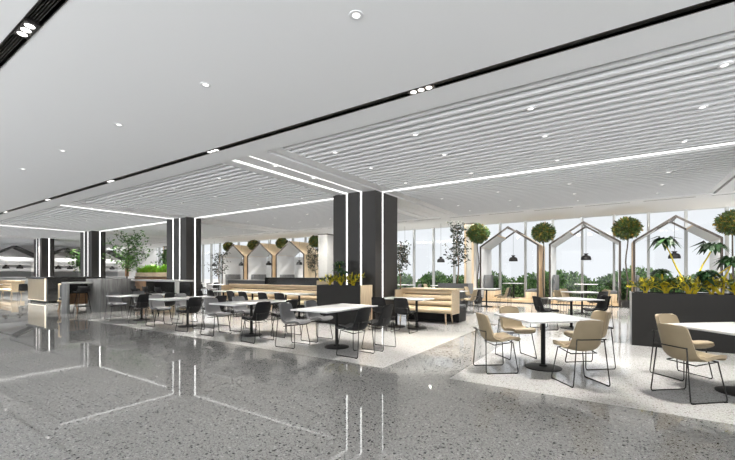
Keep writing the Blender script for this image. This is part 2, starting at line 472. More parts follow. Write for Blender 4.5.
def triple(loc, lab):
    t = thing('slot_spotlight', lab, 'spotlight', loc, 0, 'triple spotlights in the black slots')
    MB().box(-.17, .17, -.055, .055, -.004, .03).build('housing', M['slot_fin'], t)
    for dx in (-.103, 0, .103):
        MB().lathe([(.0,-.008),(.037,-.008),(.039,-.003),(.039,.0),(0,.0)], cx=dx, n=20).build('lens', M['lens'], t)
    lamp(spot_data(70, 84), (loc[0], loc[1], loc[2]-.02))
triple((-4.56, 1.168, ZC+.0), 'triple spotlight in the wide black ceiling slot at the picture corner')
for i, x in enumerate((-1.99, -6.19, -10.3, -14.5, -18.7)):
    triple((x, 4.22, ZC), 'triple spotlight in the long black ceiling slot, %s from the camera' % ORD[i])
# LED lines
def line(name, lab, x0, x1, y0, y1, z=ZS):
    o = MB().box(x0, x1, y0, y1, z, z+.03).build(name, M['led_line']); return tag(o, lab, 'ceiling light', 'white light lines in the ceiling')
for k, ((a, b), nm) in enumerate(zip(bays[:4], ['beside the topiary side', 'over the beige chairs', 'over the front-row dining tables', 'over the grey counters'])):
    xx0 = PX[k]+.73 if k < len(PX) else a
    xx1 = PX[k-1]-.73 if k else XR
    line('linear_light', 'long white light line crossing the slats %s' % nm, xx0, xx1, 9.048, 9.072)
for k, (a, b) in enumerate(bands[:4]):
    nm = ['beyond the picture edge', 'toward the planter pillar', 'toward the counter pillar', 'toward the bar pillar'][k]
    for j, x in enumerate((PX[k]-.73+.49, PX[k]-.73+.98)):
        line('linear_light', 'white light line along the ceiling boards %s, %s of the pair' % (nm, ['bar-side', 'aisle-side'][j]), x-.012, x+.012, YE+.05, 8.68)

# ------------------------------------------------------------------ dining chair
def chair_meshes(shell_m, pad_m):
    prof = [(.242,.418),(.222,.443),(.165,.450),(.06,.436),(-.04,.418),(-.115,.410),(-.172,.428),(-.212,.475),(-.232,.545),(-.248,.625),(-.264,.705),(-.280,.770),(-.286,.798),(-.288,.812)]
    hw = [.175,.195,.203,.207,.209,.209,.207,.203,.198,.192,.185,.178,.168,.140]
    nu = 12
    def pt(i, u, off=0):
        x, z = prof[i]; w = hw[i]
        t = i/(len(prof)-1)
        # sides curl up from the seat and forward from the back
        c = abs(u)**2.6
        zz = z + c*(.018 if i < 5 else .05*max(0, 1-(i-5)/4.)) ; xx = x + c*(.0 if i < 4 else .07*min(1, (i-3)/3.)*(1-.55*max(0, (i-8)/5.)))
        a = prof[max(0, i-1)]; b = prof[min(len(prof)-1, i+1)]
        tx, tz = b[0]-a[0], b[1]-a[1]; l = math.hypot(tx, tz)
        nx, nz = tz/l, -tx/l            # points up / forward on the sitting side
        return Vector((xx + nx*off, u*w, zz + nz*off))
    bm = bmesh.new()
    g = [[bm.verts.new(pt(i, -1+2*k/nu)) for k in range(nu+1)] for i in range(len(prof))]
    fcs = [bm.faces.new((g[i][k], g[i][k+1], g[i+1][k+1], g[i+1][k])) for i in range(len(prof)-1) for k in range(nu)]
    bmesh.ops.recalc_face_normals(bm, faces=bm.faces)
    bmesh.ops.solidify(bm, geom=bm.faces[:], thickness=.036)
    bmesh.ops.recalc_face_normals(bm, faces=bm.faces)
    shell = bpy.data.meshes.new('seat_shell'); bm.to_mesh(shell); bm.free(); shell.shade_smooth(); shell.set_sharp_from_angle(angle=math.radians(50)); shell.materials.append(shell_m)
    bm = bmesh.new()
    rows = list(range(1, 7))
    g = [[bm.verts.new(pt(i, (-1+2*k/nu)*.86, .034 if (0 < k < nu and i not in (1, 6)) else .024)) for k in range(nu+1)] for i in rows]
    for i in range(len(rows)-1):
        for k in range(nu): bm.faces.new((g[i][k], g[i][k+1], g[i+1][k+1], g[i+1][k]))
    bmesh.ops.recalc_face_normals(bm, faces=bm.faces)
    bmesh.ops.solidify(bm, geom=bm.faces[:], thickness=.012)
    bmesh.ops.recalc_face_normals(bm, faces=bm.faces)
    pad = bpy.data.meshes.new('seat_pad'); bm.to_mesh(pad); bm.free(); pad.shade_smooth(); pad.materials.append(pad_m)
    return shell, pad
R0 = .0068
def rounded(pts, r=.03, n=4):
    pts = [Vector(p) for p in pts]; out = [pts[0]]
    for i in range(1, len(pts)-1):
        a = (pts[i-1]-pts[i]); b = (pts[i+1]-pts[i]); ra = min(r, a.length*.45, b.length*.45)
        p0 = pts[i] + a.normalized()*ra; p1 = pts[i] + b.normalized()*ra
        for k in range(n+1):
            t = k/n; out.append(p0*(1-t)**2 + pts[i]*2*t*(1-t) + p1*t*t)
    out.append(pts[-1]); return out
def sled(s):
    m = MB(); m.tube(rounded([(.15, s*.17, .428), (.20, s*.232, R0), (-.262, s*.238, R0), (-.240, s*.176, .580)], .035), R0, 8)
    return m.mesh('leg', M['chair_wire'], True)
def glides(s):
    return [MB().box(x-.02, x+.02, s*.235-.010, s*.235+.010, 0, .012).mesh('glide', M['black_metal']) for x in (.165, -.225)]
LEG = {s: sled(s) for s in (1, -1)}; GL = {s: glides(s) for s in (1, -1)}
RAIL = MB().tube(rounded([(-.240, -.176, .578), (-.292, -.170, .584), (-.292, .170, .584), (-.240, .176, .578)], .03), R0, 8).mesh('back_rail', M['chair_wire'], True)
SRAIL = MB().tube([(.15, -.17, .420), (.15, .17, .420)], R0, 8).tube([(-.12, -.17, .385), (-.12, .17, .385)], R0, 8).tube([(.15,-.17,.42),(-.12,-.17,.385)], R0).tube([(.15,.17,.42),(-.12,.17,.385)], R0).mesh('seat_rail', M['chair_wire'], True)
CH = {}
for nm, a, b in (('beige', 'beige', 'beige_lit'), ('grey', 'grey_shell', 'grey_shaded'), ('black', 'black_shell', 'black_pad')):
    sh, pd = chair_meshes(M[a], M[b])
    CH[nm] = [('seat_shell', sh), ('seat_pad', pd), ('leg', LEG[1], [('glide', g) for g in GL[1]]), ('leg', LEG[-1], [('glide', g) for g in GL[-1]]), ('back_rail', RAIL), ('seat_rail', SRAIL)]
def chair(kind, x, y, face, lab, group):
    return place(CH[kind], 'dining_chair', lab, 'chair', (x, y, 0), math.radians(face), group)

# ------------------------------------------------------------------ tables
def table_kit(lx, ly, posts, h=.75, br=.27):
    top = MB().rbox(-lx/2, lx/2, -ly/2, ly/2, h-.028, h, .006)
    k = [('tabletop', top.mesh('tabletop', M['white_top'], 'auto'))]
    for (px, py) in posts:
        p = MB().lathe([(.031,.015),(.031,h-.03)], px, py, 20); p.rbox(px-.16, px+.16, py-.16, py+.16, h-.045, h-.028, .004)
        b = MB().lathe([(.0,0),(br,0),(br,.012),(br*.9,.020),(.06,.028),(.045,.05),(0,.05)], px, py, 32)
        k.append(('pedestal', p.mesh('pedestal', M['black_metal'], 'auto')))
        k.append(('base', b.mesh('base', M['black_metal'], 'auto')))
    return k
TK_LONG = table_kit(.86, 1.55, [(0, 0)], br=.23)
TK_SQ = table_kit(1.02, 1.02, [(0, 0)], br=.25)
TK_TWIN = table_kit(1.25, .72, [(-.29, 0), (.29, 0)], br=.23)
TK_SMALL = table_kit(.9, .75, [(0, 0)], br=.25)

# front row: four long tables, grey chairs on the bar side, black ones on the aisle side
for k, (tx, ty) in enumerate(((-4.36, 5.57), (-6.80, 5.60), (-9.33, 5.62), (-11.80, 5.66))):
    o = ORD[k]
    place(TK_LONG, 'dining_table', 'long white pedestal table in the front row, %s from the bare grey aisle' % o, 'table', (tx, ty, 0), 0, 'long white front-row tables')
    for j, (dy, e) in enumerate(((-.34, 'hall'), (.40, 'window'))):
        chair('grey', tx-.76+rnd.uniform(-.03,.03), ty+dy+rnd.uniform(-.03,.03), rnd.uniform(-5, 5),
              'grey chair at the %s front-row table from the aisle, %s end' % (o, e), 'grey chairs along the front row')
        chair('black', tx+.66+rnd.uniform(-.03,.03), ty+dy-.02+rnd.uniform(-.04,.04), 180+rnd.uniform(-6, 6),
              'black chair at the %s front-row table from the aisle, %s end' % (o, e), 'black chairs along the front row')
# second row: twin-pedestal tables before the banquettes
for k, tx in enumerate((-4.47, -8.5, -10.1, -11.7)):
    lab = 'narrow white twin-pedestal table before the ribbed banquette right beside the planter pillar' if k == 0 else \
          'narrow white twin-pedestal table before the long ribbed banquette, %s from the planter' % ORD[k-1]
    place(TK_TWIN, 'banquette_table', lab, 'table', (tx, 8.6, 0), 0, 'white tables before the banquettes')
    for j, dx in enumerate((-.36, .29)):
        w = 'banquette table beside the planter pillar' if k == 0 else '%s long-banquette table from the planter' % ORD[k-1]
        chair('black', tx+dx+.02, 7.93+rnd.uniform(-.05,.05), 90+rnd.uniform(-6, 6),
              'black chair facing the %s, %s place' % (w, ['bar-side', 'aisle-side'][j]), 'black chairs facing the banquettes')
# diamond tables with beige chairs
def diamond(cx, cy, ang, lab, seats, group, chair_lab, kit=TK_SQ, dist=.72):
    place(kit, 'square_table', lab, 'table', (cx, cy, 0), math.radians(ang), 'square white tables')
    for (side, kind, txt) in seats:
        a = math.radians(ang + {'A': 180, 'B': 90, 'C': -90, 'D': 0}[side])
        chair(kind, cx+dist*math.cos(a), cy+dist*math.sin(a), math.degrees(a)+180+rnd.uniform(-4, 4), chair_lab % txt, group)
diamond(-.88, 6.02, 42, 'square white table ringed by four beige chairs beside the aisle, diagonal',
        [('A','beige','on its near aisle side'), ('B','beige','on its far aisle side'), ('C','beige','showing its back to the hall'), ('D','beige','nearest the black planter')],
        'beige chairs at the nearest square table', 'beige chair at the four-chair square table by the aisle, %s')
diamond(1.24, 6.0, 42, 'square white table cut by the picture edge in front of the black planter',
        [('A','beige','on the hall side, back turned'), ('B','beige','between table and planter')],
        'beige chairs before the planter', 'beige chair at the square table before the black planter, %s')
diamond(-.92, 10.75, 42, 'square white table with two black chairs behind the nearest beige-chair table',
        [('A','black','facing the planter'), ('D','black','closest to the planter')],
        'black chairs at the middle square table', 'black chair at the middle square table behind the beige chairs, %s')
diamond(-.95, 14.9, 42, 'square white table before the middle gabled booth, beige chairs around it',
        [('A','beige','near aisle side'), ('B','beige','farther aisle side'), ('D','beige','closest to the planter'), ('C','black','back turned to the hall')],
        'chairs before the middle gabled booth', 'chair at the square table before the middle gabled booth, %s')
# tables behind the wooden banquette
for q, (cx, cy, w) in enumerate(((-4.95, 13.2, 'just behind the short wooden banquette'), (-4.5, 15.9, 'in front of the first gabled booth'))):
    place(TK_SMALL, 'dining_table', 'white pedestal table %s, beige chairs pushed up' % w, 'table', (cx, cy, 0), 0, 'white tables behind the banquette')
    for j, (dx, dy, f, kd, e) in enumerate(((.66, -.18, 180, 'beige', 'aisle side toward hall'), (.66, .25, 180, 'black', 'aisle side toward windows'), (-.66, 0, 0, 'beige', 'pillar side'))):
        chair(kd, cx+dx, cy+dy, f+rnd.uniform(-8, 8), '%s chair %s, %s' % (kd, w, e), 'chairs behind the banquette')
# tables under the two hanging lamps by the windows
for q, cx in enumerate((-9.9, -7.75)):
    nm = ['nearer the big pillar', 'nearer the olive tree'][q]
    place(TK_SMALL, 'dining_table', 'white table under a hanging lamp by the windows, %s' % nm, 'table', (cx, 18.9, 0), 0, 'window tables')
    for dx, f, e in ((-.7, 0, 'far end'), (.7, 180, 'near end')):
        chair('beige' if q else 'grey', cx+dx, 18.9, f+rnd.uniform(-6, 6), 'chair at the window table under hanging lamp %s, %s' % (nm, e), 'chairs at the window tables')
for q, (cx, cy) in enumerate(((-19.4, 13.6), (-22.0, 14.6))):
    nm = ['close to the counter pillar', 'farther from the counter pillar'][q]
    place(TK_SMALL, 'dining_table', 'white table before the row of gabled booths, %s' % nm, 'table', (cx, cy, 0), 0, 'tables before the far booths')
    for dx, f, e in ((-.7, 0, 'bar end'), (.7, 180, 'booth end')):
        chair('black' if q else 'grey', cx+dx, cy, f+rnd.uniform(-6, 6), 'chair at table before the gabled booths %s, %s' % (nm, e), 'chairs before the far booths')

# ------------------------------------------------------------------ ribbed wooden banquettes
def rib(y0, y1, z0, z1, n=8):
    """rounded rib outline in (y, z), bulging to -y"""
    pts = [(y1, z0), (y1, z1)]
    for k in range(n+1):
        a = PI/2 + PI*k/n
        pts.append((y0 + .05 + .05*math.cos(a), (z0+z1)/2 + (z1-z0)/2*math.sin(a)))
    return pts
def banquette(x0, x1, y, lab, rear):
    t = thing('banquette', lab, 'bench', ((x0+x1)/2, y, 0), 0, 'ribbed wooden banquettes'); a, b = x0-(x0+x1)/2, x1-(x0+x1)/2
    for (z0, z1, o) in ((.465, .605, .0), (.625, .765, .03), (.785, .905, .06)):
        MB().prism(rib(.38+o, .58, z0, z1), 'x', a+.03, b-.03).build('back_rib', M['wood'], t, 'auto')
    MB().prism(rib(-.02, .56, .30, .445), 'x', a+.02, b-.02).build('seat', M['wood'], t, 'auto')
    MB().rbox(a, b+.0, .40, .98 if rear else .66, .91, .95, .008).build('top_board', M['wood'], t)
    for xx in (a, b-.035): MB().rbox(xx, xx+.035, .03, .62, .27, .91, .006).build('end_panel', M['wood'], t)
    n = max(2, int((b-a)/1.3)+1)
    for k in range(n):
        xx = a+.2 + (b-a-.4)*k/(n-1)
        for (yy, dy) in ((.08, -.05), (.48, .05)):
            MB().tube([(xx, yy, .31), (xx+.03*(1 if k == n-1 else -1 if k == 0 else 0), yy+dy, 0)], .026, 10, .014).build('leg', M['wood'], t, 'auto')
    if rear:
        MB().rbox(a+.04, b-.04, .66, 1.28, .0, .40, .012).build('rear_base', M['black_metal'], t)
        MB().rbox(a+.04, b-.04, .70, 1.30, .40, .47, .03, 3).build('rear_cushion', M['grey_uph'], t, 'auto')
        MB().rbox(a+.04, b-.04, .62, .74, .40, .90, .02, 3).build('rear_backrest', M['black_pad'], t, 'auto')
banquette(-5.36, -3.62, 9.55, 'short ribbed oak banquette beside the planter pillar, dark seat on its back', True)
banquette(-13.5, -7.6, 9.55, 'long ribbed oak banquette running between planter pillar and counter pillar', False)
t = thing('divider_cabinet', 'low black and grey divider cabinet behind the long oak banquette', 'cabinet', (-10.5, 10.55, 0))
MB().rbox(-1.5, 1.3, .0, .5, 0, 1.22, .01).build('black_body', M['black_gloss'], t, 'auto')
MB().rbox(-3.9, -1.5, .0, .5, 0, 1.08, .01).build('grey_body', M['grey_uph'], t, 'auto')
MB().rbox(-3.92, -1.5, -.03, .53, 1.08, 1.11, .006).build('top_board', M['grey_edge'], t, 'auto')
MB().rbox(1.3, 2.9, .0, .5, 0, 1.12, .01).build('wood_body', M['wood'], t, 'auto')

# ------------------------------------------------------------------ planters with plants
def planter(x0, x1, y0, y1, h, lab, name='planter', side=None, m='planter', group=None):
    t = thing(name, lab, 'planter', ((x0+x1)/2, (y0+y1)/2, 0), 0, group); a, b, c, d = -(x1-x0)/2, (x1-x0)/2, -(y1-y0)/2, (y1-y0)/2
    w = .04; s = MB()
    s.box(a, b, c, c+w, 0, h); s.box(a, b, d-w, d, 0, h); s.box(a, a+w, c+w, d-w, 0, h); s.box(b-w, b, c+w, d-w, 0, h)
    s.build('box', M[m], t)
    MB().box(a+w, b-w, c+w, d-w, h-.25, h-.06).build('soil', M['soil'], t)
    if side:
        for (xx, q) in side: MB().box(xx-(x0+x1)/2, xx-(x0+x1)/2+.02, c, d, 0, h+.01).build('side_panel', M[q], t)
    return t
PLZ = 1.0
planter(-7.04, -5.55, 8.08, 8.64, 1.06, 'black planter box in front of the big pillar, oak side panel', side=[(-5.55, 'wood_v')])
planter(.27, 2.24, 8.86, 9.5, 1.01, 'long black planter box behind the beige chairs, full of yellow plants', side=[(.25, 'grey_edge')])

def croton(seed, h, w):
    """a clump of arching yellow stems with yellow strap leaves"""
    R = random.Random(seed); st = MB(); lf = MB()
    for k in range(8):
        a = R.uniform(0, 2*PI); rr = w*R.uniform(.5, 1); hh = h*R.uniform(.55, 1)
        pts = []
        for q in range(7):
            t = q/6; pts.append(Vector((math.cos(a)*rr*t**1.4 + .02*math.sin(5*t+k), math.sin(a)*rr*.6*t**1.4, hh*math.sin(t*PI*.58)/math.sin(PI*.58)*.9)))
        st.tube(pts, .011, 6, .005)
        for q in range(2, 7):
            for s in (-1, 1):
                d = (pts[q]-pts[q-1]).normalized()*.6 + Vector((R.uniform(-1,1), R.uniform(-1,1), R.uniform(.0,.8)))*.7
                lf.leaf(pts[q], d, Vector((R.uniform(-1,1), R.uniform(-1,1), .3)), R.uniform(.10,.18), .048, .5)
    return [('stem', st.mesh('stem', M['yellow_stem'], True)), ('foliage', lf.mesh('foliage', M['yellow_leaf']))]
CRO = [croton(s, .34, .34) for s in (3, 4, 5)]
def rosette(seed, h, lean, n=3, L=.24):
    """yellow bare stems, each ending in a rosette of dark glossy leaves"""
    R = random.Random(seed); st = MB(); lf = MB()
    for k in range(n):
        hh = h*(1 if k == 0 else R.uniform(.5,.8)); dx = lean + (0 if k == 0 else R.uniform(-.32,.32)); dy = R.uniform(-.08,.08)
        pts = [Vector((dx*(q/6)**1.3 + .015*math.sin(q*1.4+k), dy*q/6, hh*q/6)) for q in range(7)]
        st.tube(pts, .018, 7, .011)
        top = pts[-1]
        for q in range(24):
            a = 2*PI*q/24 + R.uniform(-.2,.2); el = R.uniform(-.25,.65)
            d = Vector((math.cos(a)*math.cos(el), math.sin(a)*math.cos(el), math.sin(el)))
            lf.leaf(top, d, Vector((-math.sin(a), math.cos(a), R.uniform(-.4,.4))), L*R.uniform(.8,1.2), L*.42, .8)
    return [('stem', st.mesh('stem', M['yellow_stem'], True)), ('foliage', lf.mesh('foliage', M['palm']))]
for i, (x, y) in enumerate(((.50, 9.15), (.82, 9.22), (1.15, 9.12), (1.48, 9.22), (1.80, 9.15))):
    place(CRO[i % 3], 'croton', 'yellow stemmed clump in the long black planter, %s from its aisle end' % ORD[i], 'plant', (x, y, PLZ-.05), rnd.uniform(-.5,.5), 'yellow clumps in the long planter')
place(rosette(11, 1.0, -.36, 1, .27), 'rosette_plant', 'tallest dark green rosette plant on a bare yellow stem, long black planter', 'plant', (1.14, 9.12, PLZ-.05))
place(rosette(12, .88, .26, 2, .27), 'rosette_plant', 'green rosette plant leaning toward the picture edge beside the tallest one', 'plant', (1.20, 9.15, PLZ-.05))
place(rosette(13, .58, .10, 3, .22), 'rosette_plant', 'lower green rosette plant by the picture edge in the long planter', 'plant', (1.60, 9.15, PLZ-.05))
place(rosette(14, .42, -.06, 2, .2), 'rosette_plant', 'short green rosette plant nearest the aisle end of the long planter', 'plant', (.80, 9.2, PLZ-.05))
for i, (x, y) in enumerate(((-6.75, 8.3), (-5.95, 8.32), (-6.35, 8.30))):
    place(CRO[i % 3], 'croton', 'yellow stemmed clump in the black pillar planter, %s' % ['on the bar side', 'on the aisle side', 'behind the rosette plant'][i], 'plant', (x, y, 1.0), rnd.uniform(-.5,.5), 'yellow clumps in the pillar planter')
place(rosette(15, .62, -.12, 3, .2), 'rosette_plant', 'bright green rosette plant standing in the black pillar planter', 'plant', (-6.35, 8.3, 1.0))

# ------------------------------------------------------------------ trees
def topiary(seed, h, r):
    R = random.Random(seed); st = MB(); lf = MB(); cr = MB()
    pts = [Vector((.03*math.sin(q*1.1+seed), .03*math.cos(q*.9+seed), (h-r*.4)*q/10)) for q in range(11)]
    st.tube(pts, .035, 8, .022)
    for k in range(2600):
        d = Vector((R.gauss(0,1), R.gauss(0,1), R.gauss(0,1))).normalized()
        p = Vector((0, 0, h)) + Vector((d.x*r, d.y*r, d.z*r*.85))*(1.08-.6*R.random()**1.3)*(1+.07*math.sin(7*d.x+seed)*math.cos(6*d.z))
        lf.leaf(p, d + Vector((R.uniform(-1,1), R.uniform(-1,1), R.uniform(-1,1)))*.9, Vector((R.uniform(-1,1), R.uniform(-1,1), R.uniform(-1,1))), R.uniform(.08,.14), .06)
    pot = MB().lathe([(.0,0),(.16,0),(.20,.30),(.18,.30),(.17,.26),(0,.26)], n=24)
    return [('trunk', st.mesh('trunk', M['dark_bark'], True)), ('crown', lf.mesh('crown', M['topiary'])), ('pot', pot.mesh('pot', M['planter'], 'auto'))]
TOP = [topiary(s, 3.2, .42) for s in (1, 2)]
TOPF = [topiary(s, 3.55, .38) for s in (3, 4)]
YH = 18.5
GAP = .2027
for i, q in enumerate((-.3125, -.145, .0216, .19)):
    lab = ['ball-topped topiary tree beside the pale column and first gabled booth', 'ball-topped topiary tree between the first and middle gabled booths',
           'ball-topped topiary tree between the middle gabled booth and the black planter', 'ball-topped topiary tree at the picture edge behind the black planter'][i]
    place(TOP[i % 2], 'topiary_tree', lab, 'tree', ((q*YH, YH-.1, 0) if i else (-5.22, 17.1, 0)), i*1.3, 'topiary trees between the booths')
for i, x in enumerate((-26.2, -23.15, -20.1, -16.95)):
    place(TOPF[i % 2], 'topiary_tree', 'ball-topped topiary tree rising by the far wooden booths, %s from the bar' % ORD[i], 'tree', (x, 19.3, 0), i*2.1, 'topiary trees by the far booths')

def tree(seed, h, spread, nb, nl, L, leaf_m, bark_m, base=.45, r=.03):
    """a slim indoor tree: trunk, branches, scattered leaves"""
    R = random.Random(seed); st = MB(); lf = MB()
    trunk = [Vector((.04*math.sin(q*.8+seed), .04*math.cos(q*.7+seed), h*.92*q/10)) for q in range(11)]
    st.tube(trunk, r, 8, r*.35)
    tips = []
    for k in range(nb):
        t = R.uniform(base, 1); p0 = trunk[min(9, int(t*10))].lerp(trunk[min(10, int(t*10)+1)], t*10 % 1)
        a = R.uniform(0, 2*PI); l = spread*R.uniform(.5, 1)*(1.15-.45*(t-base)/(1-base))
        pts = [p0 + Vector((math.cos(a)*l*q/5, math.sin(a)*l*q/5, l*.75*(q/5)**1.2 + .02*math.sin(3*q+k))) for q in range(6)]
        st.tube(pts, r*.35, 5, r*.1); tips.append(pts)
    for k in range(nl):
        pts = R.choice(tips); i = R.randint(1, 5)
        p = pts[i] + Vector((R.gauss(0,1), R.gauss(0,1), R.gauss(0,1)))*spread*.13
        lf.leaf(p, Vector((R.uniform(-1,1), R.uniform(-1,1), R.uniform(-.8,.5))), Vector((R.uniform(-1,1), R.uniform(-1,1), R.uniform(-1,1))), L*R.uniform(.7,1.3), L*.42)
    return [('trunk', st.mesh('trunk', bark_m, True)), ('crown', lf.mesh('crown', leaf_m))]
planter(-6.75, -5.35, 16.1, 16.8, .93, 'long grey planter box by the pale column, holding the olive tree', m='grey_uph')
place(tree(5, 2.75, .62, 22, 460, .17, M['olive'], M['bronze'], .35, .035), 'olive_tree', 'slender olive tree with dark sparse leaves in the grey planter', 'tree', (-5.95, 16.45, .85))
place(tree(6, 2.6, .62, 22, 420, .17, M['olive'], M['bronze'], .3), 'olive_tree', 'olive tree by the windows half hidden behind the big pillar', 'tree', (-9.0, 16.6, .5))
planter(-9.4, -8.6, 16.2, 17.0, .55, 'grey planter tub behind the big pillar, holding an olive tree', m='grey_uph')
place(tree(7, 2.5, .8, 20, 360, .15, M['olive'], M['bronze'], .3), 'olive_tree', 'olive tree beside the counter pillar, in front of far windows', 'tree', (-22.1, 15.5, .5))
planter(-22.5, -21.7, 15.1, 15.9, .55, 'grey planter tub beyond the counter pillar, holding an olive tree', m='grey_uph')
place(tree(8, 2.75, 1.0, 34, 850, .16, M['ficus'], M['dark_bark'], .38, .04), 'ficus_tree', 'large leafy green ficus tree between the bar pillar and counter pillar', 'tree', (-21.0, 9.4, .55))
planter(-21.4, -20.6, 9.0, 9.8, .6, 'black tub of the large ficus tree behind the grey counter')
place(tree(9, 2.3, .75, 22, 480, .15, M['ficus'], M['dark_bark'], .4), 'ficus_tree', 'smaller thin ficus tree behind the large one, toward the windows', 'tree', (-23.6, 12.6, .5))
planter(-24.0, -23.2, 12.2, 13.0, .55, 'black tub of the smaller ficus tree toward the windows')
place(tree(10, 2.3, .95, 28, 800, .18, M['ficus'], M['dark_bark'], .4), 'ficus_tree', 'green ficus tree behind the black bar, between two dark pillars', 'tree', (-31.5, 11.0, .5))
planter(-31.9, -31.1, 10.6, 11.4, .55, 'black tub of the ficus tree behind the black bar')

R_ = random.Random(21); st = MB(); lf = MB()
for k in range(6):
    pts = [Vector((.05+.03*math.sin(q*1.3+k), (k-2.5)*.22+.10*math.sin(q*.9+k*2), 3.1-1.9*q/9*(.6+.1*k % .4))) for q in range(10)]
    st.tube(pts, .012, 5, .006)
    for p in pts:
        for _ in range(7):
            lf.leaf(p + Vector((R_.uniform(.0,.10), R_.uniform(-.15,.15), R_.uniform(-.12,.12))), Vector((R_.uniform(0,1), R_.uniform(-1,1), R_.uniform(-1,.4))), Vector((R_.uniform(-1,1), R_.uniform(-1,1), R_.uniform(-1,1))), R_.uniform(.08,.15), .07)
place([('stem', st.mesh('stem', M['dark_bark'], True)), ('foliage', lf.mesh('foliage', M['olive']))], 'climbing_vine', 'dark climbing vine hanging down the oak side wall of the far booth', 'plant', (-17.22, 19.3, 0))

# trough of bright plants on a cabinet
t = thing('low_cabinet', 'dark brown partition cabinet behind the grey counter, carrying the plant trough', 'cabinet', (-22.2, 11.2, 0))
MB().rbox(-2.0, 2.0, 0, .5, 0, 1.16, .01).build('body', M['wood_brown'], t, 'auto')
MB().rbox(-2.02, 2.02, -.02, .52, 1.16, 1.20, .006).build('top_board', M['black_gloss'], t, 'auto')
t = planter(-24.2, -20.2, 11.25, 11.65, .24, 'pale wooden trough of bright green plants on the partition cabinet', 'plant_trough', m='wood'); t.location.z = 1.20
def tuft(seed):
    R = random.Random(seed); lf = MB()
    for k in range(60):
        a = R.uniform(0, 2*PI); p = Vector((R.uniform(-.16,.16), R.uniform(-.1,.1), 0))
        lf.leaf(p, Vector((math.cos(a)*.6, math.sin(a)*.6, R.uniform(.5,1.3))), Vector((-math.sin(a), math.cos(a), .2)), R.uniform(.25,.46), .10, .6)
    return lf.mesh('fern_tuft', M['lime'])
TU = [tuft(s) for s in (1, 2, 3)]
for i in range(12):
    o = ob('fern_tuft', TU[i % 3]); o.location = (-24.0 + .33*i, 11.45, 1.36); o.rotation_euler.z = i; o.scale = (1.15, 1.0, 1.0 + .35*(i % 3))
    tag(o, 'bright green fern tuft in the wooden trough, %s from the bar end' % ORD[i], 'plant', 'ferns in the wooden trough')

# ------------------------------------------------------------------ gabled booths
def house_meshes(w=2.68, dep=1.85, ze=2.70, zr=3.63, back=False):
    th = .07; k = {}
    hw = w/2; pl = .16
    def slope(x):  # outer roof height at x
        return ze + (zr-ze)*(1-abs(x)/hw)
    wl = []
    for s in (-1, 1):
        x0, x1 = (s*hw, s*(hw-th)); a, b = min(x0, x1), max(x0, x1)
        wl.append(('wall', MB().box(a, b, .05, dep, 0, ze-.02).mesh('wall', M['wood_v']), [('lining', MB().box(min(s*(hw-th), s*(hw-th-.015)), max(s*(hw-th), s*(hw-th-.015)), .05, dep, pl, ze-.05).mesh('lining', M['lining']))]))
        cut = .97 if back else .60   # roof boards cover the lower part of each slope, open near the ridge
        xa, xb = s*hw, s*hw*(1-cut); za, zb = slope(xa), slope(xb)
        wl.append(('roof_board', MB().prism([(xa,za),(xb,zb),(xb,zb-th),(xa,za-th)], 'y', .05, dep-.02).mesh('roof_board', M['wood']),
                   [('lining', MB().prism([(xa*.97,slope(xa*.97)-th),(xb,zb-th),(xb,zb-th-.012),(xa*.97,slope(xa*.97)-th-.012)], 'y', .05, dep-.02).mesh('lining', M['lining']))]))
    def gable(y0, y1, t, z0):
        out = [(-hw,z0),(-hw,ze),(0,zr),(hw,ze),(hw,z0)]
        inn = [(-hw+t,z0),(-hw+t,ze-.035),(0,zr-t*1.25),(hw-t,ze-.035),(hw-t,z0)]
        m = MB()
        for i in range(4):
            m.prism([out[i], out[i+1], inn[i+1], inn[i]], 'y', y0, y1)
        return m
    fr = gable(0, .05, .075, 0); rr = gable(dep-.02, dep+.03, .075, 0)
    kit = [('front_frame', fr.mesh('front_frame', M['frame_dark'])), ('rear_frame', rr.mesh('rear_frame', M['frame_dark']))] + wl
    rb = MB().box(-.03, .03, .05, dep-.02, zr-.13, zr-.06)
    kit.append(('ridge_beam', rb.mesh('ridge_beam', M['frame_dark'])))
    kit.append(('deck', MB().box(-hw+th+.016, hw-th-.016, .02, dep, .04, pl).mesh('deck', M['wood_floor'])))
    kit.append(('kickboard', MB().box(-hw+th+.016, hw-th-.016, .06, dep-.05, 0, .04).mesh('kickboard', M['black_metal'])))
    if back:
        pn = MB()
        for q in range(2): pn.box(-hw+.1+q*(hw-.08), -hw+.1+q*(hw-.08)+hw-.12, dep-.10, dep-.07, pl, ze-.12)
        kit.append(('screen', pn.mesh('screen', M['frost'])))
    return kit
HS = house_meshes(); HSB = house_meshes(back=True)
def pend_kit(cord):
    s = MB().lathe([(.205,0),(.205,.012),(.20,.09),(.17,.165),(.11,.205),(.075,.21),(.075,.225),(.055,.235),(.10,.29),(.095,.295),(.0,.295)], n=28)
    s.lathe([(.0,.02),(.19,.015),(.19,.02),(0,.03)], n=28)
    c = MB().tube([(0,0,.29),(0,0,.29+cord)], .006, 6)
    b = MB().lathe([(.0,.0),(.03,.005),(.045,.03),(.02,.06),(0,.06)], n=14)
    return [('lamp_shade', s.mesh('lamp_shade', M['black_metal'], 'auto')), ('cord', c.mesh('cord', M['black_metal'])), ('bulb', b.mesh('bulb', M['trim_white'], True))]
PEND_H = pend_kit(1.30); PEND_W = pend_kit(1.80)
